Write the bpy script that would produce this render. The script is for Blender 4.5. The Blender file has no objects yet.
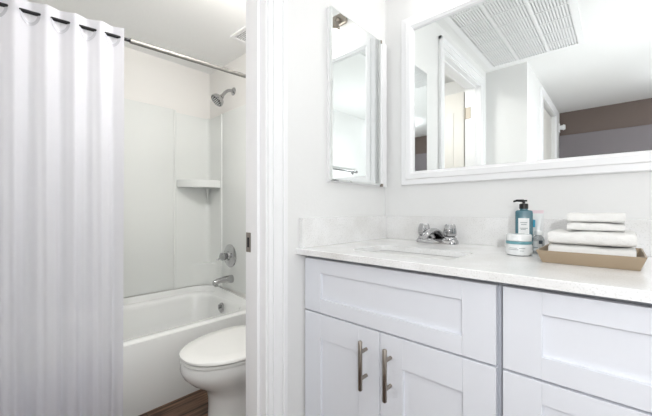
import bpy, bmesh, math, random
from mathutils import Vector, Matrix
random.seed(7)
S = bpy.context.scene
C = S.collection
PI = math.pi

# ---------------------------------------------------------------- camera, world, exposure
cam_d = bpy.data.cameras.new('camera')
cam = bpy.data.objects.new('camera', cam_d); C.objects.link(cam)
cam.location = (0, 0, 1.0)
cam.rotation_euler = (PI/2, 0, math.radians(42.71))
cam_d.sensor_width = 36; cam_d.sensor_fit = 'HORIZONTAL'
cam_d.lens = 318.5*36/652
cam_d.shift_y = 2/652
cam_d.clip_start = 0.01
S.camera = cam
S.view_settings.view_transform = 'Standard'
S.view_settings.look = 'None'
S.view_settings.gamma = 1
S.view_settings.use_curve_mapping = False
S.view_settings.exposure = 0.04
w = bpy.data.worlds.new('world'); S.world = w; w.use_nodes = True
w.node_tree.nodes['Background'].inputs[0].default_value = (1, 1, 1, 1)
w.node_tree.nodes['Background'].inputs[1].default_value = 0.3

def light(name, kind, loc, power, color=(1,1,1), size=.1, size_y=None, aim=None, spread=None, angle=None):
    d = bpy.data.lights.new(name, kind); d.energy = power; d.color = color
    if kind == 'AREA':
        d.size = size
        if size_y: d.shape = 'RECTANGLE'; d.size_y = size_y
        if spread: d.spread = spread
    else:
        d.shadow_soft_size = size
    if angle: d.spot_size = angle; d.spot_blend = .6
    o = bpy.data.objects.new(name, d); C.objects.link(o); o.location = loc
    if aim:
        o.rotation_euler = (Vector(aim)-Vector(loc)).to_track_quat('-Z', 'Y').to_euler()
    return o
# photographer's flash: a small head next to the camera, and one bounced off the ceiling
light('flash_head', 'POINT', (.2, -.15, 1.15), 19.5, (.965, .985, 1), .025)
light('flash_bounce', 'SPOT', (.36, .22, 1.20), 8, (.97, .985, 1), .05, aim=(.05, .25, 2.12), angle=math.radians(165))
# strengths of the vanity light and two added unseen ceiling lamps (their glass shades, modelled below, give off this light)
VANITY_GLOW, BATH_GLOW, HALL_GLOW = 16, 48, 22

# ---------------------------------------------------------------- materials
def lin(h):
    h = h.lstrip('#'); v = [int(h[i:i+2], 16)/255 for i in (0, 2, 4)]
    return tuple((c/12.92 if c <= .04045 else ((c+.055)/1.055)**2.4) for c in v)+(1,)
def mat(name, color, rough=.5, metal=0., bump=None, spec=.5, coat=0., trans=0., ior=1.45, emit=None):
    m = bpy.data.materials.new(name); m.use_nodes = True
    nt = m.node_tree; b = nt.nodes['Principled BSDF']
    b.inputs['Base Color'].default_value = lin(color)
    b.inputs['Roughness'].default_value = rough
    b.inputs['Metallic'].default_value = metal
    b.inputs['Specular IOR Level'].default_value = spec
    b.inputs['Coat Weight'].default_value = coat
    b.inputs['Transmission Weight'].default_value = trans
    b.inputs['IOR'].default_value = ior
    if emit:
        b.inputs['Emission Color'].default_value = lin(emit[0]); b.inputs['Emission Strength'].default_value = emit[1]
    if bump:
        sc, st, dist = bump
        tc = nt.nodes.new('ShaderNodeTexCoord'); n = nt.nodes.new('ShaderNodeTexNoise')
        n.inputs['Scale'].default_value = sc; n.inputs['Detail'].default_value = 4
        bp = nt.nodes.new('ShaderNodeBump'); bp.inputs['Strength'].default_value = st; bp.inputs['Distance'].default_value = dist
        nt.links.new(tc.outputs['Object'], n.inputs['Vector']); nt.links.new(n.outputs['Fac'], bp.inputs['Height'])
        nt.links.new(bp.outputs['Normal'], b.inputs['Normal'])
    return m
M = {}
M['wall'] = mat('painted_wall', '#f0f0ef', .6, bump=(70, .2, .003))
M['wall_wet'] = mat('painted_bath_wall', '#edebe7', .6, bump=(60, .2, .003))
M['ceil'] = mat('painted_ceiling', '#f7f7f6', .75, bump=(50, .3, .003))
M['trim'] = mat('gloss_trim', '#f8f8f9', .35)
M['cab'] = mat('cabinet_paint', '#eceef4', .38, bump=(120, .05, .001))
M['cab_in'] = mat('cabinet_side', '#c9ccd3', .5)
M['sur'] = mat('surround_acrylic', '#e7e9e6', .25)
M['tub'] = mat('tub_enamel', '#eff0ee', .18, coat=.4)
M['porc'] = mat('porcelain', '#ebebe9', .12, coat=.5)
M['seat'] = mat('seat_plastic', '#e6e6e3', .25)
M['chrome'] = mat('chrome', '#b9b9ba', .09, 1)
M['rod'] = mat('brushed_rod', '#8f8d8a', .55, .9)
M['nickel'] = mat('brushed_nickel', '#a39b92', .32, 1)
M['mirror'] = mat('mirror_glass', '#f3f6f5', .005, 1)
M['black'] = mat('black_plastic', '#151515', .3)
M['teal'] = mat('teal_glass', '#446f7b', .22, coat=.5)
M['tealband'] = mat('teal_band', '#72a5ae', .3)
M['label'] = mat('paper_label', '#eef0ef', .5)
M['ink'] = mat('label_ink', '#8d9799', .6)
M['jar'] = mat('jar_plastic', '#eceeee', .2, coat=.3)
M['clear'] = mat('clear_plastic', '#f2f6f8', .08, trans=.75, ior=1.3)
M['pink'] = mat('pink_plastic', '#efdbe0', .35)
M['blue'] = mat('blue_print', '#3f9fbe', .4)
M['navy'] = mat('dark_print', '#515a63', .5)
M['towel'] = mat('terry_cotton', '#f2f1ee', .95, bump=(420, .8, .003), spec=.1)
M['tray'] = mat('tray_board', '#a8967f', .45, bump=(200, .1, .001))
M['brown'] = mat('dark_brown_wall', '#6f625c', .7, bump=(60, .3, .003))
M['greypanel'] = mat('grey_panel', '#7d777a', .6)
M['vent'] = mat('vent_paint', '#fbfbfb', .5)
M['duct'] = mat('duct_inside', '#f0f0f0', .7)
M['glow'] = mat('frosted_lamp_glass', '#ffffff', .4, emit=('#fffdfa', VANITY_GLOW))
M['glow_bath'] = mat('added_bath_lamp_glass', '#ffffff', .4, emit=('#fffdfa', BATH_GLOW))
M['glow_hall'] = mat('added_hall_lamp_glass', '#ffffff', .4, emit=('#f8fbff', HALL_GLOW))
M['hinge'] = mat('satin_hinge', '#aaa295', .45, .35)
M['ringp'] = mat('curtain_ring_plastic', '#c3c4cb', .4)
M['dark_duct'] = mat('dark_duct', '#5c5b59', .8)
M['rod_dark'] = mat('dark_rod_sleeve', '#1d1d20', .3, .4)
M['door'] = mat('door_paint', '#e8e5df', .4)

def quartz():
    m = mat('white_quartz', '#e9e7e3', .22); nt = m.node_tree; b = nt.nodes['Principled BSDF']
    tc = nt.nodes.new('ShaderNodeTexCoord')
    n = nt.nodes.new('ShaderNodeTexNoise'); n.inputs['Scale'].default_value = 260; n.inputs['Detail'].default_value = 3
    r = nt.nodes.new('ShaderNodeValToRGB')
    r.color_ramp.elements[0].position = .34; r.color_ramp.elements[0].color = lin('#ebebea')
    r.color_ramp.elements[1].position = .46; r.color_ramp.elements[1].color = lin('#f8f8f8')
    n2 = nt.nodes.new('ShaderNodeTexNoise'); n2.inputs['Scale'].default_value = 9; n2.inputs['Detail'].default_value = 5
    r2 = nt.nodes.new('ShaderNodeValToRGB')
    r2.color_ramp.elements[0].position = .3; r2.color_ramp.elements[0].color = lin('#f0efed')
    r2.color_ramp.elements[1].position = .7; r2.color_ramp.elements[1].color = lin('#ffffff')
    mx = nt.nodes.new('ShaderNodeMix'); mx.data_type = 'RGBA'; mx.blend_type = 'MULTIPLY'; mx.inputs[0].default_value = 1
    L = nt.links.new
    L(tc.outputs['Object'], n.inputs['Vector']); L(tc.outputs['Object'], n2.inputs['Vector'])
    L(n.outputs['Fac'], r.inputs['Fac']); L(n2.outputs['Fac'], r2.inputs['Fac'])
    L(r.outputs['Color'], mx.inputs[6]); L(r2.outputs['Color'], mx.inputs[7]); L(mx.outputs[2], b.inputs['Base Color'])
    return m
M['quartz'] = quartz()

def wood():
    m = mat('dark_plank_floor', '#4a3a30', .42); nt = m.node_tree; b = nt.nodes['Principled BSDF']
    L = nt.links.new
    tc = nt.nodes.new('ShaderNodeTexCoord')
    rot = nt.nodes.new('ShaderNodeMapping'); rot.inputs['Rotation'].default_value = (0, 0, PI/2)
    L(tc.outputs['Object'], rot.inputs['Vector'])
    br = nt.nodes.new('ShaderNodeTexBrick'); br.inputs['Scale'].default_value = 1
    br.inputs['Brick Width'].default_value = 1.1; br.inputs['Row Height'].default_value = .15
    br.inputs['Mortar Size'].default_value = .0015
    br.inputs['Color1'].default_value = lin('#8c6d56'); br.inputs['Color2'].default_value = lin('#5e4535'); br.inputs['Mortar'].default_value = lin('#1e1713')
    L(rot.outputs['Vector'], br.inputs['Vector'])
    mp = nt.nodes.new('ShaderNodeMapping'); mp.inputs['Scale'].default_value = (45, 2.5, 1)
    L(tc.outputs['Object'], mp.inputs['Vector'])
    n = nt.nodes.new('ShaderNodeTexNoise'); n.inputs['Scale'].default_value = 1; n.inputs['Detail'].default_value = 7; n.inputs['Roughness'].default_value = .65
    L(mp.outputs['Vector'], n.inputs['Vector'])
    r = nt.nodes.new('ShaderNodeValToRGB')
    r.color_ramp.elements[0].position = .40; r.color_ramp.elements[0].color = lin('#4c3c30')
    r.color_ramp.elements[1].position = .60; r.color_ramp.elements[1].color = lin('#ffffff')
    L(n.outputs['Fac'], r.inputs['Fac'])
    mx = nt.nodes.new('ShaderNodeMix'); mx.data_type = 'RGBA'; mx.blend_type = 'MULTIPLY'; mx.inputs[0].default_value = 1
    L(br.outputs['Color'], mx.inputs[6]); L(r.outputs['Color'], mx.inputs[7]); L(mx.outputs[2], b.inputs['Base Color'])
    return m
M['wood'] = wood()

def cloth():
    m = bpy.data.materials.new('curtain_fabric'); m.use_nodes = True; nt = m.node_tree
    for n in list(nt.nodes): nt.nodes.remove(n)
    out = nt.nodes.new('ShaderNodeOutputMaterial')
    d = nt.nodes.new('ShaderNodeBsdfDiffuse'); d.inputs['Color'].default_value = lin('#f2f2fa')
    t = nt.nodes.new('ShaderNodeBsdfTranslucent'); t.inputs['Color'].default_value = lin('#f6f6fd')
    x = nt.nodes.new('ShaderNodeBsdfTransparent'); x.inputs['Color'].default_value = (1, 1, 1, 1)
    a = nt.nodes.new('ShaderNodeMixShader'); a.inputs[0].default_value = .45
    b = nt.nodes.new('ShaderNodeMixShader'); b.inputs[0].default_value = .16
    L = nt.links.new
    L(d.outputs[0], a.inputs[1]); L(t.outputs[0], a.inputs[2]); L(a.outputs[0], b.inputs[1]); L(x.outputs[0], b.inputs[2]); L(b.outputs[0], out.inputs[0])
    return m
M['cloth'] = cloth()

# ---------------------------------------------------------------- mesh helpers (world coordinates)
def NB(): return bmesh.new()
def box(bm, x0, x1, y0, y1, z0, z1, bev=0, seg=2):
    r = bmesh.ops.create_cube(bm, size=1)
    vs = r['verts']
    for v in vs:
        v.co = Vector((x0+(v.co.x+.5)*(x1-x0), y0+(v.co.y+.5)*(y1-y0), z0+(v.co.z+.5)*(z1-z0)))
    if bev:
        es = list({e for v in vs for e in v.link_edges})
        bmesh.ops.bevel(bm, geom=es, offset=bev, segments=seg, affect='EDGES', profile=.5)
    return bm
def loft(bm, rings, cap0=True, cap1=True, closed=True):
    vr = [[bm.verts.new(p) for p in r] for r in rings]
    n = len(vr[0])
    for a, b in zip(vr, vr[1:]):
        for i in range(n if closed else n-1):
            j = (i+1) % n
            bm.faces.new((a[i], a[j], b[j], b[i]))
    if cap0: bm.faces.new(vr[0][::-1])
    if cap1: bm.faces.new(vr[-1])
    return bm
def frame_of(d):
    d = d.normalized(); u = d.cross(Vector((0, 0, 1)))
    if u.length < 1e-4: u = Vector((1, 0, 0))
    u.normalize(); return u, d.cross(u).normalized()
def lathe(bm, prof, base, axis=(0, 0, 1), n=28, cap0=True, cap1=True):
    ax = Vector(axis).normalized(); u, v = frame_of(ax); base = Vector(base)
    rings = []
    for r, h in prof:
        rings.append([base+ax*h+(u*math.cos(2*PI*k/n)+v*math.sin(2*PI*k/n))*max(r, 1e-5) for k in range(n)])
    return loft(bm, rings, cap0, cap1)
def tube(bm, pts, rad, n=14):
    pts = [Vector(p) for p in pts]; rings = []
    rs = rad if isinstance(rad, (list, tuple)) else [rad]*len(pts)
    u = None
    for i, p in enumerate(pts):
        d = (pts[min(i+1, len(pts)-1)]-pts[max(i-1, 0)]).normalized()
        if u is None: u, v = frame_of(d)
        else:
            u = (u-d*u.dot(d)).normalized(); v = d.cross(u)
        rings.append([p+(u*math.cos(2*PI*k/n)+v*math.sin(2*PI*k/n))*rs[i] for k in range(n)])
    return loft(bm, rings)
def rrect(x0, x1, y0, y1, r, z, n=8):
    pts = []
    if not isinstance(r, (list, tuple)): r = [r]*4
    for (cx, cy, a0, rr) in ((x1-r[0], y1-r[0], 0, r[0]), (x0+r[1], y1-r[1], PI/2, r[1]), (x0+r[2], y0+r[2], PI, r[2]), (x1-r[3], y0+r[3], 1.5*PI, r[3])):
        for k in range(n+1):
            a = a0+PI/2*k/n
            pts.append(Vector((cx+rr*math.cos(a), cy+rr*math.sin(a), z)))
    return pts
def prism(bm, poly, z0, z1):
    return loft(bm, [[Vector((x, y, z0)) for x, y in poly], [Vector((x, y, z1)) for x, y in poly]])

def rootloc(p):
    while p.parent: p = p.parent
    return Vector(p.location)
def obj(name, bm, m, parent=None, smooth=False, origin=None, label=None, bevel=None, sub=0):
    bmesh.ops.recalc_face_normals(bm, faces=bm.faces[:])
    off = rootloc(parent) if parent else Vector(origin or (0, 0, 0))
    me = bpy.data.meshes.new(name)
    for v in bm.verts: v.co -= off
    bm.to_mesh(me); bm.free()
    me.materials.append(M[m] if isinstance(m, str) else m)
    o = bpy.data.objects.new(name, me); C.objects.link(o)
    if parent: o.parent = parent
    else: o.location = off
    if smooth:
        for p in me.polygons: p.use_smooth = True
        me.set_sharp_from_angle(angle=math.radians(40 if smooth is True else smooth))
    if bevel:
        b = o.modifiers.new('bevel', 'BEVEL'); b.width = bevel; b.segments = 3; b.limit_method = 'ANGLE'; b.angle_limit = .6
    if sub:
        s = o.modifiers.new('sub', 'SUBSURF'); s.levels = sub; s.render_levels = sub
    if label: o['label'] = label
    return o
def tag(o, label, cat, group=None):
    o['label'] = label; o['category'] = cat
    if group: o['group'] = group
    return o
def thing(name, label, cat, loc, group=None):
    o = bpy.data.objects.new(name, None); C.objects.link(o); o.location = loc; o.empty_display_size = .05
    return tag(o, label, cat, group)
def struct(name, bm, m, label, cat, **k):
    o = obj(name, bm, m, **k); o['kind'] = 'structure'; o['label'] = label; o['category'] = cat; return o

# ---------------------------------------------------------------- room shell
CZ = 2.12
NY = 1.28; WX = -2.49; EX = .78; SY = -.25; HX = -.515; FY = -2.0
PX0, PX1 = -.91, -.805          # partition wall
DY0, DY1 = -.10, .596           # door opening (jamb faces)
DH = 1.97
struct('floor', box(NB(), WX-.1, EX+.1, FY-.1, NY+.1, -.05, 0), 'wood', 'dark brown wood plank floor beside the bathtub', 'floor')
# ceiling with a hole for the return grille
GX0, GX1, GY0, GY1 = -.745, -.18, -.19, .98
bm = NB()
box(bm, WX-.1, GX0, FY-.1, NY+.1, CZ, CZ+.05); box(bm, GX1, EX+.1, FY-.1, NY+.1, CZ, CZ+.05)
box(bm, GX0, GX1, FY-.1, GY0, CZ, CZ+.05); box(bm, GX0, GX1, GY1, NY+.1, CZ, CZ+.05)
struct('ceiling', bm, 'ceil', 'white textured ceiling over bathroom and tub', 'ceiling')
struct('wall_north', box(NB(), PX0, EX+.1, NY, NY+.1, 0, CZ), 'wall', 'white textured wall behind the large framed mirror', 'wall')
struct('wall_north_bath', box(NB(), WX-.1, PX0, NY, NY+.1, 0, CZ), 'wall_wet', 'cream wall above the surround behind the shower head', 'wall')
struct('wall_west', box(NB(), WX-.1, WX, SY-.1, NY, 0, CZ), 'wall_wet', 'cream wall above the long side of the tub surround', 'wall')
struct('wall_east', box(NB(), EX, EX+.1, FY-.1, NY, 0, CZ), 'wall', 'white wall carrying the towel bar seen in the mirrors', 'wall')
bm = NB(); box(bm, WX, HX, SY-.1, SY, 0, CZ)
struct('wall_south', bm, 'wall', 'plain white wall stub reflected in the large mirror', 'wall')
bm = NB()
box(bm, PX0, PX1, DY1+.012, NY, 0, CZ); box(bm, PX0, PX1, SY, DY0-.012, 0, CZ); box(bm, PX0, PX1, DY0-.012, DY1+.012, DH+.012, CZ)
struct('wall_partition', bm, 'wall', 'white partition wall with the medicine cabinet and toilet doorway', 'wall')
# hall
HD0, HD1 = -1.62, -.85
bm = NB(); box(bm, HX-.1, HX, HD1+.0, SY-.1, 0, CZ); box(bm, HX-.1, HX, FY, HD0, 0, CZ); box(bm, HX-.1, HX, HD0, HD1, 2.0, CZ)
struct('wall_hall', bm, 'wall', 'white hallway wall with a door seen in the mirror', 'wall')
struct('wall_far', box(NB(), HX-.1, EX, FY-.1, FY, 0, CZ), 'brown', 'dark brown accent wall far back in the mirror reflection', 'wall')
struct('trim_4', box(NB(), HX+.002, EX-.002, FY, FY+.035, 0, 1.85, .003), 'greypanel', 'grey panelling over the lower part of the dark brown wall', 'wall panel')

# door frame (jamb, stop, casing) of the toilet room
bm = NB()
box(bm, PX0-.002, PX1+.002, DY1, DY1+.012, 0, DH+.012); box(bm, PX0-.002, PX1+.002, DY0-.012, DY0, 0, DH+.012)
box(bm, PX0-.002, PX1+.002, DY0, DY1, DH, DH+.012)
box(bm, -.868, -.832, DY1-.011, DY1, 0, DH, .002); box(bm, -.868, -.832, DY0, DY0+.011, 0, DH, .002); box(bm, -.868, -.832, DY0+.011, DY1-.011, DH-.011, DH, .002)
tr = struct('trim_1', bm, 'trim', 'glossy white door jamb of the toilet doorway', 'door frame')
sp = obj('strike_plate', box(NB(), -.909, -.883, DY1-.0015, DY1, .862, .926, .0005), 'nickel', tr, label='grey metal strike plate')
obj('strike_hole', box(NB(), -.901, -.891, DY1-.0022, DY1-.0015, .878, .910), 'black', sp)
def casing(bm, side, y0, y1, z0, z1, vert=True, inner=1):
    # stepped moulding on an x-facing wall; side = +1 faces +x
    xs = PX1 if side > 0 else PX0
    def bx(a, b, t, c, d):
        xa, xb = sorted((xs, xs+side*t)); box(bm, xa, xb, a, b, c, d, .0025)
    return bx
cw = .075
bm = NB()
for side in (1, -1):
    bx = casing(bm, side, 0, 0, 0, 0)
    # north leg
    bx(DY1+.005, DY1+.022, .010, 0, DH+.08); bx(DY1+.022, DY1+.058, .014, 0, DH+.08); bx(DY1+.058, DY1+cw, .019, 0, DH+.08)
    bx(DY0-.022, DY0-.005, .010, 0, DH+.08); bx(DY0-.058, DY0-.022, .014, 0, DH+.08); bx(DY0-cw, DY0-.058, .019, 0, DH+.08)
    bx(DY0-cw, DY1+cw, .019, DH+.058, DH+.075+.005); bx(DY0-.022, DY1+.022, .014, DH+.022, DH+.058); bx(DY0-.01, DY1+.01, .010, DH+.005, DH+.022)
struct('trim_2', bm, 'trim', 'white stepped moulding around the toilet doorway', 'door casing')
# open door of the toilet room, hinged at the south jamb, swung against the room's south side
d = box(NB(), -1.600, -.930, DY0-.045, DY0-.010, .01, DH-.01, .002)
for (a, b) in ((.15, .82), (.98, 1.80)):
    for (c, e) in ((-1.49, -1.28), (-1.22, -1.01)):
        box(d, c, e, DY0-.010, DY0-.004, a, b, .003)
dr = struct('door_1', d, 'door', 'white panel door standing open in the toilet room', 'door', smooth=True)
k = NB(); lathe(k, [(.028, 0), (.028, .006), (.010, .008), (.010, .03), (.022, .036), (.027, .050), (.020, .062), (0.001, .065)], (-1.52, DY0-.010, .90), (0, 1, 0))
obj('door_knob', k, 'nickel', dr, True)
for z in (.25, 1.0, 1.775):
    hb = box(NB(), -.9095, -.872, DY0, DY0+.0025, z-.045, z+.045, .0008)
    tube(hb, [(-.915, DY0+.002, z-.045), (-.915, DY0+.002, z+.045)], .006, 10)
    obj('hinge', hb, 'hinge', dr, label='nickel butt hinge')
# hall door + casing
bm = NB(); box(bm, HX-.06, HX-.025, HD0+.01, HD1-.01, .01, 1.99, .002)
for (a, b) in ((.15, .85), (1.0, 1.85)): box(bm, HX-.025, HX-.019, HD0+.12, HD1-.12, a, b, .003)
hd = struct('door_2', bm, 'door', 'white closed hallway door seen in the mirror', 'door')
k = NB(); lathe(k, [(.026, 0), (.010, .008), (.010, .03), (.026, .045), (0.001, .062)], (HX-.025, HD0+.08, .9), (1, 0, 0))
obj('door_knob', k, 'nickel', hd, True)
bm = NB()
box(bm, HX, HX+.018, HD1, HD1+.075, 0, 2.075, .003); box(bm, HX, HX+.018, HD0-.075, HD0, 0, 2.075, .003); box(bm, HX, HX+.018, HD0, HD1, 2.0, 2.075, .003)
struct('trim_3', bm, 'trim', 'white casing around the hallway door', 'door casing')
# baseboards
bm = NB(); box(bm, -.18+.001, EX-.001, 2, 2.01, 0, .08); bm.free()
struct('baseboard_east', box(NB(), EX-.012, EX, FY+.036, .70, 0, .08, .003), 'trim', 'white baseboard along the towel bar wall', 'baseboard')
struct('baseboard_partition', box(NB(), PX1, PX1+.012, DY1+cw+.001, .774, 0, .08, .003), 'trim', 'white baseboard between doorway and vanity', 'baseboard')

# ---------------------------------------------------------------- bathtub
TX0, TX1, TY0, TY1 = -2.482, -1.718, SY+.004, NY-.008
RZ = .355
tub = thing('bathtub', 'white alcove bathtub with plain apron beside the toilet', 'bathtub', (-2.1, .5, 0))
bm = NB()
R = []
R.append(rrect(TX0+.001, TX1-.001, TY0, TY1, [.006, .15, .15, .006], .30))
R.append(rrect(TX0+.001, TX1-.001, TY0, TY1, [.006, .15, .15, .006], RZ-.006))
def ringz(pts, zf):
    out = []
    for p in pts: out.append(Vector((p.x, p.y, zf(p))))
    return out
# flange rises at the three walls, rim stays low at the front
def flz(p):
    t = min(1, max(0, (TX1-.03-p.x)/.05)); return RZ+.045*t
R.append(ringz(rrect(TX0+.001, TX1-.003, TY0, TY1, [.01, .15, .15, .01], 0), flz))
R.append(ringz(rrect(TX0+.012, TX1-.006, TY0+.012, TY1-.012, [.012, .145, .145, .012], 0), flz))
R.append(rrect(TX0+.022, TX1-.012, TY0+.022, TY1-.022, [.02, .14, .14, .02], RZ+.004))
R.append(rrect(TX0+.070, TX1-.080, TY0+.075, TY1-.070, .13, RZ+.001, 8))
R.append(rrect(TX0+.078, TX1-.088, TY0+.083, TY1-.078, .13, RZ-.006, 8))
R.append(rrect(TX0+.085, TX1-.095, TY0+.10, TY1-.085, .13, RZ-.03, 8))
R.append(rrect(TX0+.10, TX1-.11, TY0+.17, TY1-.105, .13, .20, 8))
R.append(rrect(TX0+.12, TX1-.13, TY0+.24, TY1-.125, .13, .11, 8))
R.append(rrect(TX0+.16, TX1-.17, TY0+.30, TY1-.165, .12, .085, 8))
R.append(rrect(TX0+.25, TX1-.26, TY0+.40, TY1-.25, .09, .080, 8))
loft(bm, R, False, True)
obj('basin', bm, 'tub', tub, smooth=60)
bm = NB(); box(bm, TX1-.02, TX1-.0006, TY0, TY1, 0, RZ-.008, .003)
obj('apron', bm, 'tub', tub, smooth=True)
bm = NB(); lathe(bm, [(.036, 0), (.036, .004), (.030, .009), (.0, .010)], (-2.10, TY1-.1015, .300), (0, -1, .12), cap1=False)
op = obj('overflow_plate', bm, 'chrome', tub, True, label='chrome overflow plate')
bm = NB(); box(bm, -2.104, -2.096, TY1-.128, TY1-.108, .296, .326, .002)
obj('drain_lever', bm, 'chrome', op)

# ---------------------------------------------------------------- surround
sur = thing('shower_surround', 'off-white acrylic wall panels around the tub with corner shelf', 'shower surround', (-2.3, 1.1, .40))
zs0 = .403
obj('side_panel', box(NB(), WX+.001, -2.482, SY+.03, .995, zs0, 1.762, .003), 'sur', sur, True)
obj('end_panel', box(NB(), -2.275, -1.76, NY-.008, NY-.001, zs0, 1.748, .003), 'sur', sur, True)
obj('foot_end_panel', box(NB(), WX+.02, -1.76, SY+.001, SY+.008, zs0, 1.748, .003), 'sur', sur, True)
bm = NB()
rr = .035; cx, cy = -2.480+rr, NY-.010-rr
poly = [(WX+.001, 1.0), (-2.480, 1.0), (-2.480, cy)]
for k in range(1, 7):
    a = PI-k*PI/2/6; poly.append((cx+rr*math.cos(a), cy+rr*math.sin(a)))
poly += [(-2.285, NY-.010), (-2.285, NY-.001), (WX+.001, NY-.001)]
prism(bm, poly, zs0, 1.742)
obj('corner_panel', bm, 'sur', sur, True)
bm = NB()
tube(bm, [(-2.482, .998, zs0), (-2.482, .998, 1.755)], .009, 12)
tube(bm, [(-2.280, NY-.008, zs0), (-2.280, NY-.008, 1.745)], .009, 12)
obj('seam_trim', bm, 'sur', sur, True)
def shelf(z0, z1, sh=0):
    ax, ay = -2.4795, 1.025+sh; bx_, by = -2.30-sh, NY-.011
    poly = [(-2.4795, NY-.0105)]
    for k in range(0, 13):
        t = k/12; x = ax+(bx_-ax)*t; y = ay+(by-ay)*t
        nx, ny = (by-ay), -(bx_-ax); l = math.hypot(nx, ny); b = .062*math.sin(PI*t)**.8
        poly.append((x+nx/l*b, y+ny/l*b))
    bm = NB()
    top = [Vector((x, y, z1)) for x, y in poly]; bot = [Vector((x, y, z0)) for x, y in poly]
    loft(bm, [bot, top]); return bm
obj('corner_shelf', shelf(1.172, 1.230, -.014), 'sur', sur, True, bevel=.006)
bm = NB(); tube(bm, [(-2.455, NY-.035, 1.06), (-2.455, NY-.035, 1.175)], [.004, .016], 10)
obj('shelf_brace', bm, 'sur', sur, True)
# concave moulded foot of the corner
bm = NB(); poly = [(-2.4795, NY-.0105)]
R0 = .145; fx, fy = -2.4795+R0, NY-.0105-R0
arc = [(fx+R0*math.cos(PI-k*PI/2/12), fy+R0*math.sin(PI-k*PI/2/12)) for k in range(13)]
poly = [(-2.4798, NY-.0108)]+[(x+.0005, y-.0005) for x, y in arc]
prism(bm, poly, zs0, .575)
obj('corner_foot', bm, 'sur', sur, True, bevel=.004)

# ---------------------------------------------------------------- shower fittings
sh = thing('overhead_shower', 'chrome shower head on a bent arm above the tub', 'shower head', (-2.12, NY, 1.885))
bm = NB(); lathe(bm, [(.030, 0), (.029, .004), (.020, .010), (.010, .013)], (-2.12, NY-.0002, 1.885), (0, -1, 0)); obj('flange', bm, 'chrome', sh, True)
pts = []
for k in range(9):
    t = k/8; pts.append((-2.12, NY-.012-.083*t, 1.885+.004*math.sin(PI*t)-.060*t*t))
obj('arm', tube(NB(), pts, .0115, 14), 'chrome', sh, True)
ax = Vector((-.10, -.62, -.62)).normalized(); hb = Vector((-2.12, NY-.090, 1.828))
bm = NB(); lathe(bm, [(.013, 0), (.017, .008), (.017, .016), (.026, .022), (.041, .034), (.048, .048), (.049, .064), (.046, .068), (.043, .066), (.0, .066)], hb, ax, 32, cap1=False)
hd_ = obj('head', bm, 'chrome', sh, True)
bm = NB()
u, v = frame_of(ax)
for rr_, nn in ((.013, 6), (.026, 12), (.040, 18)):
    for k in range(nn):
        c = hb+ax*.066+(u*math.cos(2*PI*k/nn)+v*math.sin(2*PI*k/nn))*rr_
        lathe(bm, [(.0032, 0), (.002, .003)], c, ax, 6)
obj('spray_nozzles', bm, 'black', hd_)
bm = NB(); c = hb+ax*.052; lv = Vector((-1, -.1, .35)).normalized(); tube(bm, [c+lv*.048, c+lv*.072], [.006, .005], 8)
obj('spray_lever', bm, 'chrome', hd_, True)

vl = thing('shower_valve', 'round chrome shower valve trim above the tub spout', 'shower valve', (-2.155, NY-.008, .656))
bm = NB(); lathe(bm, [(.086, 0), (.086, .003), (.078, .009), (.045, .014), (.034, .018), (.030, .034), (.0, .036)], (-2.155, NY-.0082, .656), (0, -1, 0), 40, cap1=False)
obj('plate', bm, 'chrome', vl, True)
bm = NB(); lathe(bm, [(.020, .034), (.024, .040), (.030, .062), (.029, .074), (.020, .080), (.0, .081)], (-2.155, NY-.008, .656), (0, -1, 0), 10, cap1=False)
kb = obj('handle', bm, 'chrome', vl, 25)
bm = NB(); tube(bm, [(-2.155, NY-.078, .656), (-2.175, NY-.086, .640), (-2.20, NY-.092, .628)], [.010, .008, .006], 10); obj('lever', bm, 'chrome', kb, True)

ts = thing('tub_spout', 'chrome tub spout below the round valve', 'tub spout', (-2.128, NY-.008, .487))
bm = NB(); rings = []
for (d_, rx, rz, dz) in ((0, .026, .030, 0), (.01, .027, .030, 0), (.05, .025, .026, .003), (.10, .023, .021, .002), (.13, .022, .020, -.004), (.148, .018, .018, -.010), (.152, .010, .012, -.012)):
    rings.append([Vector((-2.128+rx*math.cos(2*PI*k/20), NY-.0085-d_, .487+dz+rz*math.sin(2*PI*k/20))) for k in range(20)])
loft(bm, rings); sb = obj('spout_body', bm, 'chrome', ts, True)
obj('spout_outlet', lathe(NB(), [(.014, 0), (.015, .018)], (-2.128, NY-.135, .452), (0, 0, 1), 16), 'chrome', ts, True)

# ---------------------------------------------------------------- curtain rod and curtain
RX = -1.672
def rodz(y): return 1.770+.043*(y-.1)/.99-max(0, .40-y)*.034
rod = thing('curtain_rod', 'silver tension rod spanning the tub alcove below the ceiling', 'curtain rod', (RX, .5, 1.78))
obj('thin_tube', tube(NB(), [(RX, SY+.02, rodz(SY+.02)), (RX, .40, rodz(.40)), (RX, .475, rodz(.475))], .0072, 20), 'rod_dark', rod, True)
obj('thick_tube', tube(NB(), [(RX, .470, rodz(.470)), (RX, NY-.012, rodz(NY))], .0115, 20), 'rod', rod, True)
for (y, s) in ((SY+.0002, 1), (NY-.0002, -1)):
    obj('end_cap', lathe(NB(), [(.024, 0), (.024, .006), (.016, .020), (.014, .028)], (RX, y, rodz(y)), (0, s, 0), 20), 'rod', rod, True)

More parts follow.
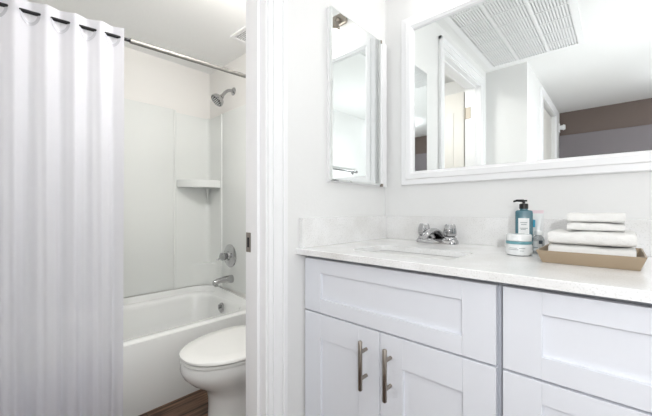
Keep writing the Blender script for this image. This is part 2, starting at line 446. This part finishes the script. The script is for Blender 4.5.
cur = thing('shower_curtain', 'white translucent shower curtain hanging in folds outside the tub', 'shower curtain', (RX, .15, .04))
P = .0905; Y0c = .128
CY0, CY1 = -.16, .442
def cx_at(y, z):
    t = min(1, max(0, (rodz(y)-z)/1.2))
    ph = 2*PI*(y-Y0c)/P
    a = .0145*(1-.15*t)
    base = -a*math.cos(ph+.5*math.sin(7*y+3*z*.4)*t)
    base += t*(.0068*math.sin(2*PI*y/.052+1.3+2*math.sin(11*y))+.007*math.sin(2*PI*y/.17+z)+.003*abs(math.sin(PI*y/.061+.7)))
    base += .0025*math.sin(2*PI*y/.0301+.6*z+2)*(.35+.65*t)
    return RX+base+.012*t
bm = NB(); NU, NV = 420, 46
grid = []
for j in range(NV+1):
    v = j/NV; row = []
    for i in range(NU+1):
        y = CY0+(CY1-CY0)*i/NU
        zt = rodz(y)+.045+.003*math.sin(2*PI*(y-Y0c)/P+2); zb = .045+.004*math.sin(9*y)
        if y > CY1-.035:
            q = (y-(CY1-.035))/.035; zb += .02*(1-math.sqrt(max(0, 1-q*q)))
        vv = v**1.0
        z = zt+(zb-zt)*vv
        yy = y-.008*vv*(i/NU)**3
        row.append(bm.verts.new((cx_at(y, z), yy, z)))
    grid.append(row)
for j in range(NV):
    for i in range(NU):
        bm.faces.new((grid[j][i], grid[j][i+1], grid[j+1][i+1], grid[j+1][i]))
obj('fabric', bm, 'cloth', cur, smooth=80)
# half rings sewn onto the fabric below each visible length of rod
for k in range(-2, 4):
    yc = Y0c+P*k; zc = rodz(yc)-.004
    rings = []
    for i in range(21):
        a = PI+PI*i/20; c_, s_ = math.cos(a), math.sin(a)
        pt = lambda r, dx: Vector((cx_at(yc+r*.80*c_, zc+r*1.15*s_)+.0012+dx, yc+r*.80*c_, zc+r*1.15*s_))
        rings.append([pt(.037, 0), pt(.037, .0016), pt(.026, .0016), pt(.026, 0)])
    bm = NB(); loft(bm, rings); obj('curtain_ring', bm, 'ringp', cur, True)

# ---------------------------------------------------------------- toilet
TXc = -1.33
toi = thing('toilet', 'white elongated toilet with closed lid beside the bathtub', 'toilet', (TXc, .92, 0))
def egg(yf, yb, hw, z, n=40, ymid=None, p=2.0):
    ym = ymid if ymid is not None else yb-(yb-yf)*.42
    pts = []
    for k in range(n):
        a = 2*PI*k/n; c, s = math.cos(a), math.sin(a)
        y = ym+(yb-ym)*abs(s)**.8*(1 if s > 0 else 0) if s > 0 else ym-(ym-yf)*abs(s)**.92
        xx = hw*(abs(c)**(.75 if s > 0 else .92))*(1 if c > 0 else -1)
        pts.append(Vector((TXc+xx, y, z)))
    return pts
bm = NB()
F = .573
rings = [egg(.680, 1.12, .122, .0, ymid=.88), egg(.683, 1.12, .119, .02, ymid=.88), egg(.688, 1.11, .112, .12, ymid=.88), egg(.686, 1.10, .113, .165, ymid=.88), egg(.676, 1.09, .121, .195, ymid=.87),
         egg(.655, 1.08, .132, .225, ymid=.86), egg(.606, 1.07, .152, .258, ymid=.85), egg(.577, 1.06, .166, .29, ymid=.84), egg(.566, 1.05, .174, .317, ymid=.84), egg(.570, 1.05, .176, .338, ymid=.84), egg(.576, 1.045, .174, .350, ymid=.84),
         egg(.60, 1.0, .140, .350, ymid=.84), egg(.62, .98, .12, .31, ymid=.84), egg(.70, .93, .06, .24, ymid=.83)]
loft(bm, rings); obj('bowl', bm, 'porc', toi, smooth=70)
bm = NB(); box(bm, TXc-.11, TXc+.11, 1.0, 1.265, .05, .352, .02, 3); obj('bowl_deck', bm, 'porc', toi, True)
bm = NB(); loft(bm, [egg(F-.002, 1.0, .180, .352, ymid=.83), egg(F-.006, 1.0, .183, .357, ymid=.83), egg(F-.003, 1.0, .181, .3665, ymid=.83)]); obj('seat', bm, 'seat', toi, smooth=50)
bm = NB(); loft(bm, [egg(F-.003, 1.01, .181, .3690, ymid=.83), egg(F-.008, 1.015, .185, .3735, ymid=.83), egg(F-.007, 1.013, .184, .381, ymid=.83), egg(F+.002, 1.005, .176, .3865, ymid=.83), egg(F+.06, .97, .13, .3895, ymid=.83), egg(F+.15, .93, .06, .3905, ymid=.82)])
obj('lid', bm, 'seat', toi, smooth=50)
for s in (-1, 1): obj('seat_hinge', tube(NB(), [(TXc+s*.05, 1.015, .362), (TXc+s*.09, 1.015, .362)], .0095, 12), 'seat', toi, True)
bm = NB(); box(bm, TXc-.19, TXc+.19, 1.085, 1.268, .352, .665, .02, 4); tk = obj('tank', bm, 'porc', toi, True)
bm = NB(); box(bm, TXc-.20, TXc+.20, 1.075, 1.272, .666, .700, .010, 3); obj('tank_lid', bm, 'porc', toi, True)
bm = NB(); lathe(bm, [(.012, 0), (.012, .012)], (TXc-.13, 1.085, .61), (0, -1, 0), 14); tube(bm, [(TXc-.13, 1.070, .61), (TXc-.06, 1.068, .605)], [.006, .004], 8); obj('flush_lever', bm, 'chrome', tk, True)

# ---------------------------------------------------------------- vanity cabinets
CF = .758                     # door face plane
CB = .778                     # box front plane
def shaker(bm, x0, x1, z0, z1, sx, sz_t, sz_b, y=CF, t=.019, rec=.009):
    # frame and recessed panel as one closed mesh
    box(bm, x0, x0+sx, y, y+t, z0, z1, .0012); box(bm, x1-sx, x1, y, y+t, z0, z1, .0012)
    box(bm, x0+sx, x1-sx, y, y+t, z1-sz_t, z1, .0008); box(bm, x0+sx, x1-sx, y, y+t, z0, z0+sz_b, .0008)
    box(bm, x0+sx-.002, x1-sx+.002, y+rec, y+t-.001, z0+sz_b-.002, z1-sz_t+.002)
    return bm
def cab_body(x0, x1, par):
    bm = NB()
    box(bm, x0, x0+.016, CB, NY-.001, .10, .8515); box(bm, x1-.016, x1, CB, NY-.001, .10, .8515)
    box(bm, x0+.016, x1-.016, CB, NY-.001, .10, .116); box(bm, x0+.016, x1-.016, NY-.010, NY-.001, .116, .8515)
    box(bm, x0+.016, x1-.016, CB, CB+.008, .822, .8515); box(bm, x0+.016, x1-.016, CB, CB+.018, .645, .672)
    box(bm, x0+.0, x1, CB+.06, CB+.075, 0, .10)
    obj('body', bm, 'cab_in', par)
def bar_pull(xc, z0, z1, par, horiz=False):
    bm = NB()
    yb = CF-.030
    if not horiz:
        tube(bm, [(xc, yb, z0), (xc, yb, z0+.002), (xc, yb, z1-.002), (xc, yb, z1)], [.0048, .0063, .0063, .0048], 16)
        for z in (z0+.032, z1-.032): tube(bm, [(xc, yb, z), (xc, CF, z)], .0052, 12)
    else:
        zc = z0; a, b = xc-.07, xc+.07
        tube(bm, [(a, yb, zc), (b, yb, zc)], .0055, 16)
        for x in (a+.03, b-.03): tube(bm, [(x, yb, zc), (x, CF, zc)], .0042, 12)
    return obj('handle', bm, 'nickel', par, True, label='brushed nickel bar handle')
c1 = thing('vanity_cabinet', 'white shaker sink cabinet with two doors and bar handles', 'cabinet', (-.5, 1.0, 0))
cab_body(-.803, -.1905, c1)
obj('false_front', shaker(NB(), -.798, -.198, .6615, .836, .0725, .045, .045), 'cab', c1)
dL = obj('door', shaker(NB(), -.798, -.4965, .115, .6565, .0725, .080, .080), 'cab', c1)
bar_pull(-.5405, .489, .629, dL)
dR = obj('door', shaker(NB(), -.4935, -.198, .115, .6565, .0705, .080, .080), 'cab', c1)
bar_pull(-.4600, .489, .629, dR)
c2 = thing('drawer_cabinet', 'white shaker drawer cabinet at the right end of the vanity in view', 'cabinet', (.02, 1.0, 0))
cab_body(-.190, .2295, c2)
for (a, b) in ((.6615, .836), (.392, .6565), (.115, .387)):
    dw = obj('drawer', shaker(NB(), -.1845, .223, a, b, .0700, .045, .045), 'cab', c2)
    if a < .5: bar_pull(.02, (a+b)/2+.05, 0, dw, True)
c3 = thing('side_cabinet', 'white shaker door cabinet at the towel bar wall outside the photo', 'cabinet', (.5, 1.0, 0))
cab_body(.230, .778, c3)
for (a, b, h) in ((.236, .502, .47), (.505, .772, .54)):
    dd = obj('door', shaker(NB(), a, b, .115, .836, .07, .08, .08), 'cab', c3); bar_pull(h, .66, .80, dd)

# ---------------------------------------------------------------- countertop with sink cut-out
ZT, ZB = .871, .852
SX0, SX1, SY0, SY1 = -.645, -.320, .812, 1.012
ct = thing('countertop', 'white speckled quartz counter with backsplash on the vanity', 'countertop', (-.1, 1.0, ZB))
bm = NB()
inner = rrect(SX0, SX1, SY0, SY1, .028, 0, 8)
def outer_pt(p):
    # project from the cutout centre to the slab outline
    cx_, cy_ = (SX0+SX1)/2, (SY0+SY1)/2
    return p
ox0, ox1, oy0, oy1 = PX1+.0005, EX-.0005, .72, NY-.0005
n_ = len(inner)
def slab_ring(z, e=0):
    per = []
    c_ = (SX0+SX1)/2, (SY0+SY1)/2
    for idx, p in enumerate(inner):
        q = idx//9; k = idx % 9
        # corners: 0 = (+,+) 1 = (-,+) 2 = (-,-) 3 = (+,-)
        X = {0: ox1-e, 1: ox0+e, 2: ox0+e, 3: ox1-e}[q]; Y = {0: oy1-e, 1: oy1-e, 2: oy0+e, 3: oy0+e}[q]
        if k == 4: per.append(Vector((X, Y, z)))
        elif (q in (0, 2)) == (k < 4):   # on vertical side
            per.append(Vector((X, Y+(p.y-Y)*(abs(k-4)/4)*1.0, z)))
        else:
            per.append(Vector((X+(p.x-X)*(abs(k-4)/4)*1.0, Y, z)))
    return per
inn = lambda z: [Vector((p.x, p.y, z)) for p in inner]
loft(bm, [inn(ZB), slab_ring(ZB), slab_ring(ZT-.0015), slab_ring(ZT, .0015), inn(ZT), inn(ZB)], False, False)
bmesh.ops.remove_doubles(bm, verts=bm.verts[:], dist=1e-6)
obj('slab', bm, 'quartz', ct)
bm = NB(); box(bm, PX1+.0005, EX-.0005, NY-.019, NY-.0005, ZT, .973, .001); obj('backsplash', bm, 'quartz', ct)
bm = NB(); box(bm, PX1+.0005, PX1+.019, .735, NY-.0195, ZT, .973, .001); obj('backsplash', bm, 'quartz', ct)
snk = thing('sink', 'white undermount sink set into the quartz counter', 'sink', (-.4825, .9, .70))
bm = NB(); e = .004
R = [rrect(SX0-.02, SX1+.02, SY0-.0035, SY1+.02, .03, ZB-.0015), rrect(SX0-e, SX1+e, SY0-e, SY1+e, .03, ZB-.0015), rrect(SX0, SX1, SY0, SY1, .035, ZB-.02), rrect(SX0+.012, SX1-.012, SY0+.012, SY1-.012, .04, .75),
     rrect(SX0+.03, SX1-.03, SY0+.03, SY1-.03, .05, .722), rrect(SX0+.10, SX1-.10, SY0+.08, SY1-.08, .03, .715)]
Ro = [rrect(SX0+.09, SX1-.09, SY0+.07, SY1-.07, .03, .705), rrect(SX0+.02, SX1-.02, SY0+.02, SY1-.02, .05, .712), rrect(SX0-.005, SX1+.005, SY0-.002, SY1+.005, .04, .745), rrect(SX0-.008, SX1+.008, SY0-.006, SY1+.008, .035, ZB-.012), rrect(SX0-.02, SX1+.02, SY0-.0035, SY1+.02, .03, ZB-.010)]
loft(bm, Ro+R); obj('bowl', bm, 'porc', snk, smooth=60)
obj('drain', lathe(NB(), [(.022, 0), (.022, .003), (.016, .004), (.012, .001), (.001, .001)], (-.4825, .905, .7152), (0, 0, 1), 24), 'chrome', snk, True)

# ---------------------------------------------------------------- faucet
FXc, FYc = -.528, 1.214
fa = thing('faucet', 'chrome two-handle centerset faucet behind the sink', 'faucet', (FXc, FYc, ZT))
bm = NB()
R = []
for (z, e) in ((0, 0), (.006, 0), (.013, .003), (.017, .008), (.0185, .014)):
    R.append(rrect(FXc-.083+e, FXc+.083-e, FYc-.028+e, FYc+.028-e, .0279-e, ZT+.0003+z, 8))
loft(bm, R); obj('base', bm, 'chrome', fa, True)
for s in (-1, 1):
    hx = FXc+s*.049
    bm = NB(); lathe(bm, [(.0265, 0), (.0265, .006), (.023, .011), (.017, .014)], (hx, FYc, ZT+.015), (0, 0, 1), 28)
    ped = obj('handle_base', bm, 'chrome', fa, True)
    # wide fluted lever-knob that flares upward
    bm = NB(); rings = []
    for (z, r) in ((.028, .0170), (.032, .0215), (.042, .0225), (.058, .0205), (.071, .0180), (.0745, .0150)):
        ring = []
        for k in range(32):
            a = 2*PI*k/32; f = 1+.11*math.cos(5*a+.6)*(1 if z < .07 else .8)
            ring.append(Vector((hx+r*f*math.cos(a)+s*.003, FYc+r*f*math.sin(a), ZT+z)))
        rings.append(ring)
    loft(bm, rings); hb_ = obj('handle', bm, 'chrome', fa, 50)
bm = NB(); rings = []
for (t, yy, zz, rx, rz) in ((0, .020, .022, .020, .010), (1, .005, .036, .021, .016), (2, -.020, .046, .0185, .014), (3, -.050, .048, .0160, .0115), (4, -.080, .043, .0135, .009), (5, -.100, .036, .0125, .008), (6, -.108, .028, .010, .006)):
    rings.append([Vector((FXc+rx*math.cos(2*PI*k/20), FYc+yy, ZT+zz+rz*math.sin(2*PI*k/20))) for k in range(20)])
loft(bm, rings); obj('spout', bm, 'chrome', fa, True)
obj('aerator', lathe(NB(), [(.0085, 0), (.0095, .002), (.0095, .012)], (FXc, FYc-.098, ZT+.018), (0, 0, 1), 16), 'chrome', fa, True)

# ---------------------------------------------------------------- large mirror
MX0, MX1, MZ0, MZ1 = -.712, .52, 1.109, 1.838
mi = thing('wall_mirror', 'large mirror in a wide white frame above the vanity', 'mirror', (-.1, NY, 1.1))
fw = .057
bm = NB()
def mring(e, y):
    return [Vector((MX0+e, y, MZ0+e)), Vector((MX1-e, y, MZ0+e)), Vector((MX1-e, y, MZ1-e)), Vector((MX0+e, y, MZ1-e))]
yb = NY-.0006
loft(bm, [mring(0, yb), mring(0, yb-.016), mring(.003, yb-.020), mring(.022, yb-.021), mring(.026, yb-.026), mring(.046, yb-.026), mring(.050, yb-.021), mring(.056, yb-.018), mring(fw+.001, yb-.010), mring(fw+.001, yb)], False, False)
obj('frame', bm, 'trim', mi)
obj('glass', box(NB(), MX0+fw+.0015, MX1-fw-.0015, yb-.008, yb-.001, MZ0+fw+.0015, MZ1-fw-.0015), 'mirror', mi)

# ---------------------------------------------------------------- medicine cabinet
mc = thing('medicine_cabinet', 'tall narrow mirrored medicine cabinet on the side wall left of the big mirror', 'medicine cabinet', (PX1, 1.06, 1.43))
AY0, AY1, AZ0, AZ1 = .876, 1.262, 1.105, 1.757
bm = NB(); box(bm, PX1+.0003, PX1+.014, AY0, AY1, AZ0, AZ1, .002); box(bm, PX1+.010, PX1+.020, 1.228, AY1, AZ0, AZ1, .002)
obj('body', bm, 'trim', mc)
bm = NB(); gx = PX1+.0155; gy0, gy1 = AY0-.002, 1.208
def gr(e, x): return [Vector((x, gy0+e, AZ0+.004+e)), Vector((x, gy1-e, AZ0+.004+e)), Vector((x, gy1-e, AZ1-.004-e)), Vector((x, gy0+e, AZ1-.004-e))]
loft(bm, [gr(0, gx), gr(0, gx+.007), gr(.007, gx+.010)])
mdr = obj('mirror_door', bm, 'mirror', mc)
obj('hinge_clip', box(NB(), gx-.001, gx+.008, gy1+.002, gy1+.009, AZ1-.012, AZ1+.001, .001), 'nickel', mc, label='small nickel hinge clip')
obj('hinge_clip', box(NB(), gx-.001, gx+.013, gy1+.002, gy1+.010, AZ0-.001, AZ0+.012, .001), 'nickel', mc, label='small nickel hinge clip')

# ---------------------------------------------------------------- vanity light above the mirror
vn = thing('vanity_light', 'nickel bar light with frosted shades above the mirror', 'light', (-.16, NY, 1.96))
obj('backplate', box(NB(), -.53, .13, NY-.022, NY-.0005, 1.96, 2.02, .006), 'nickel', vn, True)
for x in (-.49, -.18, .10):
    bm = NB(); tube(bm, [(x, NY-.02, 1.985), (x, NY-.05, 1.985), (x, NY-.066, 1.950)], .009, 10); lathe(bm, [(.034, 0), (.034, .02), (.022, .045), (.012, .05)], (x, NY-.068, 1.902), (0, 0, 1), 20)
    arm = obj('lamp_arm', bm, 'nickel', vn, True)
    obj('lamp_shade', lathe(NB(), [(.018, 0), (.032, .008), (.040, .025), (.040, .045), (.033, .0545)], (x, NY-.068, 1.847), (0, 0, 1), 24), 'glow', vn, True)

# ---------------------------------------------------------------- ceiling items
gl = thing('ceiling_grille', 'white slatted return air grille in the ceiling seen in the mirror', 'air grille', ((GX0+GX1)/2, (GY0+GY1)/2, CZ))
bm = NB()
for (a, b, c, d) in ((GX0-.012, GX0+.022, GY0-.012, GY1+.012), (GX1-.022, GX1+.012, GY0-.012, GY1+.012), (GX0+.022, GX1-.022, GY0-.012, GY0+.022), (GX0+.022, GX1-.022, GY1-.022, GY1+.012)):
    box(bm, a, b, c, d, CZ-.006, CZ-.0003, .0015)
obj('frame', bm, 'vent', gl)
bm = NB(); x = GX0+.03
while x < GX1-.025:
    box(bm, x, x+.0085, GY0+.022, GY1-.022, CZ-.0018, CZ+.003); x += .0145
obj('slats', bm, 'vent', gl)
bm = NB()
for k in range(1, 8):
    y = GY0+(GY1-GY0)*k/8; box(bm, GX0+.022, GX1-.022, y-.004, y+.004, CZ-.0045, CZ-.0019)
for k in (1, 2):
    x = GX0+(GX1-GX0)*k/3; box(bm, x-.005, x+.005, GY0+.022, GY1-.022, CZ-.0060, CZ-.0046)
obj('cross_bars', bm, 'vent', gl)
bm = NB(); box(bm, GX0+.001, GX1-.001, GY0+.001, GY1-.001, CZ+.010, CZ+.014)
obj('duct_back', bm, 'duct', gl)

ev = thing('exhaust_vent', 'small square exhaust vent in the ceiling by the shower', 'vent', (-1.62, 1.1, CZ))
vx0, vy1 = -1.0, 0
def vpt(): pass
V0X, V0Y = -1.842, 1.262
V1X, V1Y = V0X+.30, 1.084
bm = NB()
for (a, b, c, d) in ((V0X, V0X+.02, V1Y, V0Y), (V1X-.02, V1X, V1Y, V0Y), (V0X+.02, V1X-.02, V1Y, V1Y+.02), (V0X+.02, V1X-.02, V0Y-.02, V0Y)):
    box(bm, a, b, c, d, CZ-.012, CZ-.0003, .002)
obj('frame', bm, 'vent', ev)
bm = NB()
for k in range(10):
    y = V1Y+.024+k*.0135; box(bm, V0X+.02, V1X-.02, y, y+.0055, CZ-.010, CZ-.004)
obj('slats', bm, 'vent', ev)
bm = NB(); box(bm, V0X+.021, V1X-.021, V1Y+.021, V0Y-.021, CZ-.003, CZ-.0005); obj('dark_back', bm, 'dark_duct', ev)

for (nm, lab, x, y) in (('added_ceiling_lamp', 'added round frosted ceiling lamp over the toilet, out of view', -1.22, .74), ('added_ceiling_lamp', 'added round frosted ceiling lamp in the hall, out of view', .50, -1.15)):  # two unseen lamps, added to brighten the toilet room and the hall
    t = thing(nm, lab, 'light', (x, y, CZ))
    obj('lamp_base', lathe(NB(), [(.13, 0), (.13, .02), (.10, .021)], (x, y, CZ-.0005), (0, 0, -1), 32), 'nickel', t, True)
    obj('lamp_shade', lathe(NB(), [(.12, 0), (.122, .045), (.105, .070), (.06, .084), (.0, .088)], (x, y, CZ-.021), (0, 0, -1), 32, cap1=False), 'glow_bath' if x < -1 else 'glow_hall', t, True)

# towel bar on the east wall (seen in the medicine cabinet mirror) and a hook on the hall wall
tb = thing('towel_bar', 'chrome towel bar reflected in the medicine cabinet mirror', 'towel bar', (EX, -.2, 1.446))
obj('bar', tube(NB(), [(EX-.06, -.46, 1.446), (EX-.06, .12, 1.446)], .009, 14), 'chrome', tb, True)
for y in (-.45, .11):
    bm = NB(); lathe(bm, [(.024, 0), (.024, .006), (.012, .014), (.011, .05), (.016, .054), (.016, .068), (.001, .072)], (EX-.0003, y, 1.446), (-1, 0, 0), 18)
    obj('bracket', bm, 'chrome', tb, True)
hk = NB(); box(hk, HX+.0003, HX+.012, -1.955, -1.895, 1.88, 1.985, .004); tube(hk, [(HX+.01, -1.925, 1.935), (HX+.045, -1.925, 1.935)], [.022, .030], 14); tube(hk, [(HX+.044, -1.925, 1.935), (HX+.062, -1.925, 1.935)], [.034, .026], 14)
tag(obj('wall_bracket', hk, 'trim', smooth=True), 'white knobbed wall bracket against the dark brown wall in the mirror', 'bracket')

# ---------------------------------------------------------------- tray and towels
tr_ = NB()
def tr(x0, x1, y0, y1, z, r=.003): return rrect(x0, x1, y0, y1, r, z, 3)
zt = ZT+.0004
loft(tr_, [tr(-.142, .032, .942, 1.135, zt), tr(-.153, .042, .926, 1.148, zt+.0305), tr(-.150, .039, .929, 1.145, zt+.0305), tr(-.1395, .0295, .9445, 1.1325, zt+.003)])
tag(obj('tray', tr_, 'tray', smooth=25, origin=(-.055, 1.04, zt)), 'tan tray with flared sides holding folded white towels', 'tray')

def towel(x0, x1, y0, y1, z0, z1, label, seed, fold=2):
    # folded towel: rounded fold facing the room, layers visible as grooves at the ends
    rnd = random.Random(seed)
    cx_, cy_ = (x0+x1)/2, (y0+y1)/2
    t = thing('folded_towel', label, 'towel', (cx_, cy_, z0), 'folded towels on the tray')
    bm = NB(); h = z1-z0; nx = 26; rings = []
    for i in range(nx+1):
        u_ = i/nx; x = x0+(x1-x0)*u_
        e = min(u_, 1-u_)*nx
        sq = 1-.16*max(0, 1-e/1.2)**2
        dz = .0012*math.sin(5*u_+seed)+.0008*math.sin(13*u_+2*seed)
        ring = []; N = 30
        for k in range(N):
            a = 2*PI*k/N; c, s = math.cos(a), math.sin(a)
            p = .28
            yy = cy_+(y1-y0)/2*math.copysign(abs(c)**p, c)*(.985+.015*sq)
            zz = (z0+z1)/2+h/2*math.copysign(abs(s)**.42, s)*sq
            if s > 0: zz += dz*(1 if abs(c) < .99 else .5)
            zz = max(zz, z0+.0002)
            ring.append(Vector((x+.0015*math.sin(a*2+seed)*(1 if 0 < i < nx else 0), yy+.0008*rnd.uniform(-1, 1), zz)))
        rings.append(ring)
    loft(bm, rings)
    obj('terry_body', bm, 'towel', t, smooth=75)
    # hem line: thin groove strip around the front fold
    bm = NB()
    for q in range(1, fold+1):
        zz = z0+h*q/(fold+1)
        tube(bm, [(x1-.001, y0+.012, zz), (x1+.0006, cy_, zz), (x1-.001, y1-.012, zz)], .0013, 6)
    obj('folded_edge', bm, 'towel', t)
    return t
towel(-.131, .026, .955, 1.118, ZT+.0045, .9155, 'wide folded white towel lying in the tan tray, lowest of the stack', 1)
towel(-.132, .027, .952, 1.120, .9170, .9475, 'wide folded white towel, second from bottom, just above the tray rim', 4)
towel(-.0970, .0085, .992, 1.112, .9490, .9690, 'small folded white towel, lower of the two narrow ones', 6, 1)
towel(-.0975, .0090, .990, 1.113, .9705, .9930, 'small folded white towel on the very top of the stack', 9, 1)

# ---------------------------------------------------------------- toiletries
BX, BY = -.2155, 1.122
b = thing('pump_bottle', 'teal square pump bottle with white label and black pump', 'bottle', (BX, BY, ZT))
z0 = ZT+.0004
def rot(pts, a=math.radians(14)):
    out = []
    for p in pts:
        dx, dy = p.x-BX, p.y-BY; out.append(Vector((BX+dx*math.cos(a)-dy*math.sin(a), BY+dx*math.sin(a)+dy*math.cos(a), p.z)))
    return out
hw, hd2 = .0225, .0165
R = [(hw-.002, hd2-.002, 0), (hw, hd2, .002), (hw, hd2, .122), (hw-.001, hd2-.001, .126), (hw-.005, hd2-.005, .128), (.010, .010, .129), (.010, .010, .133)]
bm = NB(); loft(bm, [rot(rrect(BX-a, BX+a, BY-c, BY+c, .004, z0+z, 4)) for a, c, z in R]); bb = obj('bottle_body', bm, 'teal', b, smooth=35)
def face_box(x0, x1, zA, zB, t=.0006, off=0):
    pts = lambda z: rot([Vector((BX+x0, BY-hd2-off-t, z)), Vector((BX+x1, BY-hd2-off-t, z)), Vector((BX+x1, BY-hd2-off+.0002, z)), Vector((BX+x0, BY-hd2-off+.0002, z))])
    return [pts(zA), pts(zB)]
bm = NB(); loft(bm, face_box(-.015, .013, z0+.050, z0+.104)); lb = obj('label_panel', bm, 'label', bb, label='white paper label')
bm = NB()
for (a, c, z) in ((-.010, .008, .090), (-.008, .006, .084), (-.011, .009, .073), (-.009, .004, .069), (.004, .011, .054)):
    loft(bm, face_box(a, c, z0+z, z0+z+(.0018 if z > .06 else .004), .0003, .0006))
pr = obj('label_print', bm, 'ink', bb)
bm = NB(); lathe(bm, [(.012, 0), (.012, .014), (.010, .016), (.004, .0165), (.004, .022), (.009, .0222), (.009, .027), (.001, .0275)], (BX, BY, z0+.132), (0, 0, 1), 24)
tube(bm, [(BX, BY, z0+.1565), (BX-.018, BY-.004, z0+.1575), (BX-.027, BY-.006, z0+.1545)], [.0045, .0036, .0026], 10)
obj('pump', bm, 'black', b, True, label='black pump head')

JX, JY = -.2135, 1.048
j = thing('cream_jar', 'wide white cream jar with teal band in front of the pump bottle', 'jar', (JX, JY, ZT))
obj('jar_body', lathe(NB(), [(.028, 0), (.0325, .003), (.0335, .008), (.0335, .029), (.031, .033)], (JX, JY, z0), (0, 0, 1), 40), 'jar', j, True)
obj('jar_band', lathe(NB(), [(.0325, .0325), (.0330, .034), (.0330, .039), (.0325, .040)], (JX, JY, z0), (0, 0, 1), 40), 'tealband', j, True, label='pale teal band')
obj('jar_lid', lathe(NB(), [(.0300, .0402), (.0318, .0415), (.0318, .057), (.0300, .0600), (.001, .0603)], (JX, JY, z0), (0, 0, 1), 40), 'jar', j, True)
bm = NB()
for (a0, a1, z) in ((-2.1, -1.5, .021), (-2.2, -1.4, .017), (-1.35, -.9, .021), (-1.3, -1.0, .014)):
    n = 8; r1 = .0339
    lo = [Vector((JX+r1*math.cos(a0+(a1-a0)*k/n), JY+r1*math.sin(a0+(a1-a0)*k/n), z0+z)) for k in range(n+1)]
    hi = [p+Vector((0, 0, .0013)) for p in lo]
    inn_ = [Vector((JX+(p.x-JX)*.985, JY+(p.y-JY)*.985, p.z)) for p in lo]; inh = [p+Vector((0, 0, .0013)) for p in inn_]
    loft(bm, [[lo[k], hi[k], inh[k], inn_[k]] for k in range(n+1)])
obj('jar_print', bm, 'ink', j)

QX, QY = -.1805, 1.138
q = thing('clear_bottle', 'small clear bottle with dark print beside the jar', 'bottle', (QX, QY, ZT))
qb = obj('bottle_body', lathe(NB(), [(.0135, 0), (.0155, .003), (.0155, .040), (.013, .047), (.008, .051), (.008, .054)], (QX, QY, z0), (0, 0, 1), 28), 'clear', q, True)
obj('cap', lathe(NB(), [(.0095, .0541), (.0095, .064), (.008, .066), (.001, .0662)], (QX, QY, z0), (0, 0, 1), 20), 'label', q, True)
def wrap(x, y, r, a0, a1, z, h, t=.0004, n=8):
    bm = NB(); rings = []
    for k in range(n+1):
        a = a0+(a1-a0)*k/n; c, s = math.cos(a), math.sin(a)
        rings.append([Vector((x+(r)*c, y+r*s, z)), Vector((x+(r+t)*c, y+(r+t)*s, z)), Vector((x+(r+t)*c, y+(r+t)*s, z+h)), Vector((x+r*c, y+r*s, z+h))])
    return loft(bm, rings)
obj('label_panel', wrap(QX, QY, .0156, -2.5, -.9, z0+.008, .028), 'label', qb, label='white label')
obj('label_mark', wrap(QX, QY, .0160, -1.35, -.75, z0+.028, .010), 'navy', qb, label='dark grey mark')
obj('label_print', wrap(QX, QY, .0160, -2.3, -1.5, z0+.016, .002), 'ink', qb)

UX, UY = -.190, 1.185
u_ = thing('lotion_tube', 'slim white tube with pink crimped end and blue stripe behind the clear bottle', 'tube', (UX, UY, ZT))
R = []
for (z, a, c) in ((.018, .0135, .0135), (.022, .0150, .0150), (.06, .0150, .0125), (.10, .0155, .0065), (.118, .0158, .0020), (.128, .0158, .0012)):
    R.append([Vector((UX+a*math.cos(2*PI*k/24), UY+c*math.sin(2*PI*k/24), z0+z)) for k in range(24)])
bm = NB(); loft(bm, R[:5]); ub = obj('tube_body', bm, 'jar', u_, True)
bm = NB(); loft(bm, R[4:]); obj('crimp', bm, 'pink', u_, True, label='pink crimped end')
obj('cap', lathe(NB(), [(.0120, 0), (.0125, .001), (.0125, .0178)], (UX, UY, z0), (0, 0, 1), 20), 'jar', u_, True)
bm = NB()
loft(bm, [[Vector((UX-.011, UY-.0122+.0, z0+.075)), Vector((UX-.005, UY-.0135, z0+.075)), Vector((UX-.005, UY-.010, z0+.075)), Vector((UX-.011, UY-.008, z0+.075))],
          [Vector((UX-.011, UY-.0085, z0+.098)), Vector((UX-.005, UY-.0100, z0+.098)), Vector((UX-.005, UY-.006, z0+.098)), Vector((UX-.011, UY-.005, z0+.098))]])
obj('blue_stripe', bm, 'blue', ub, label='blue printed stripe')
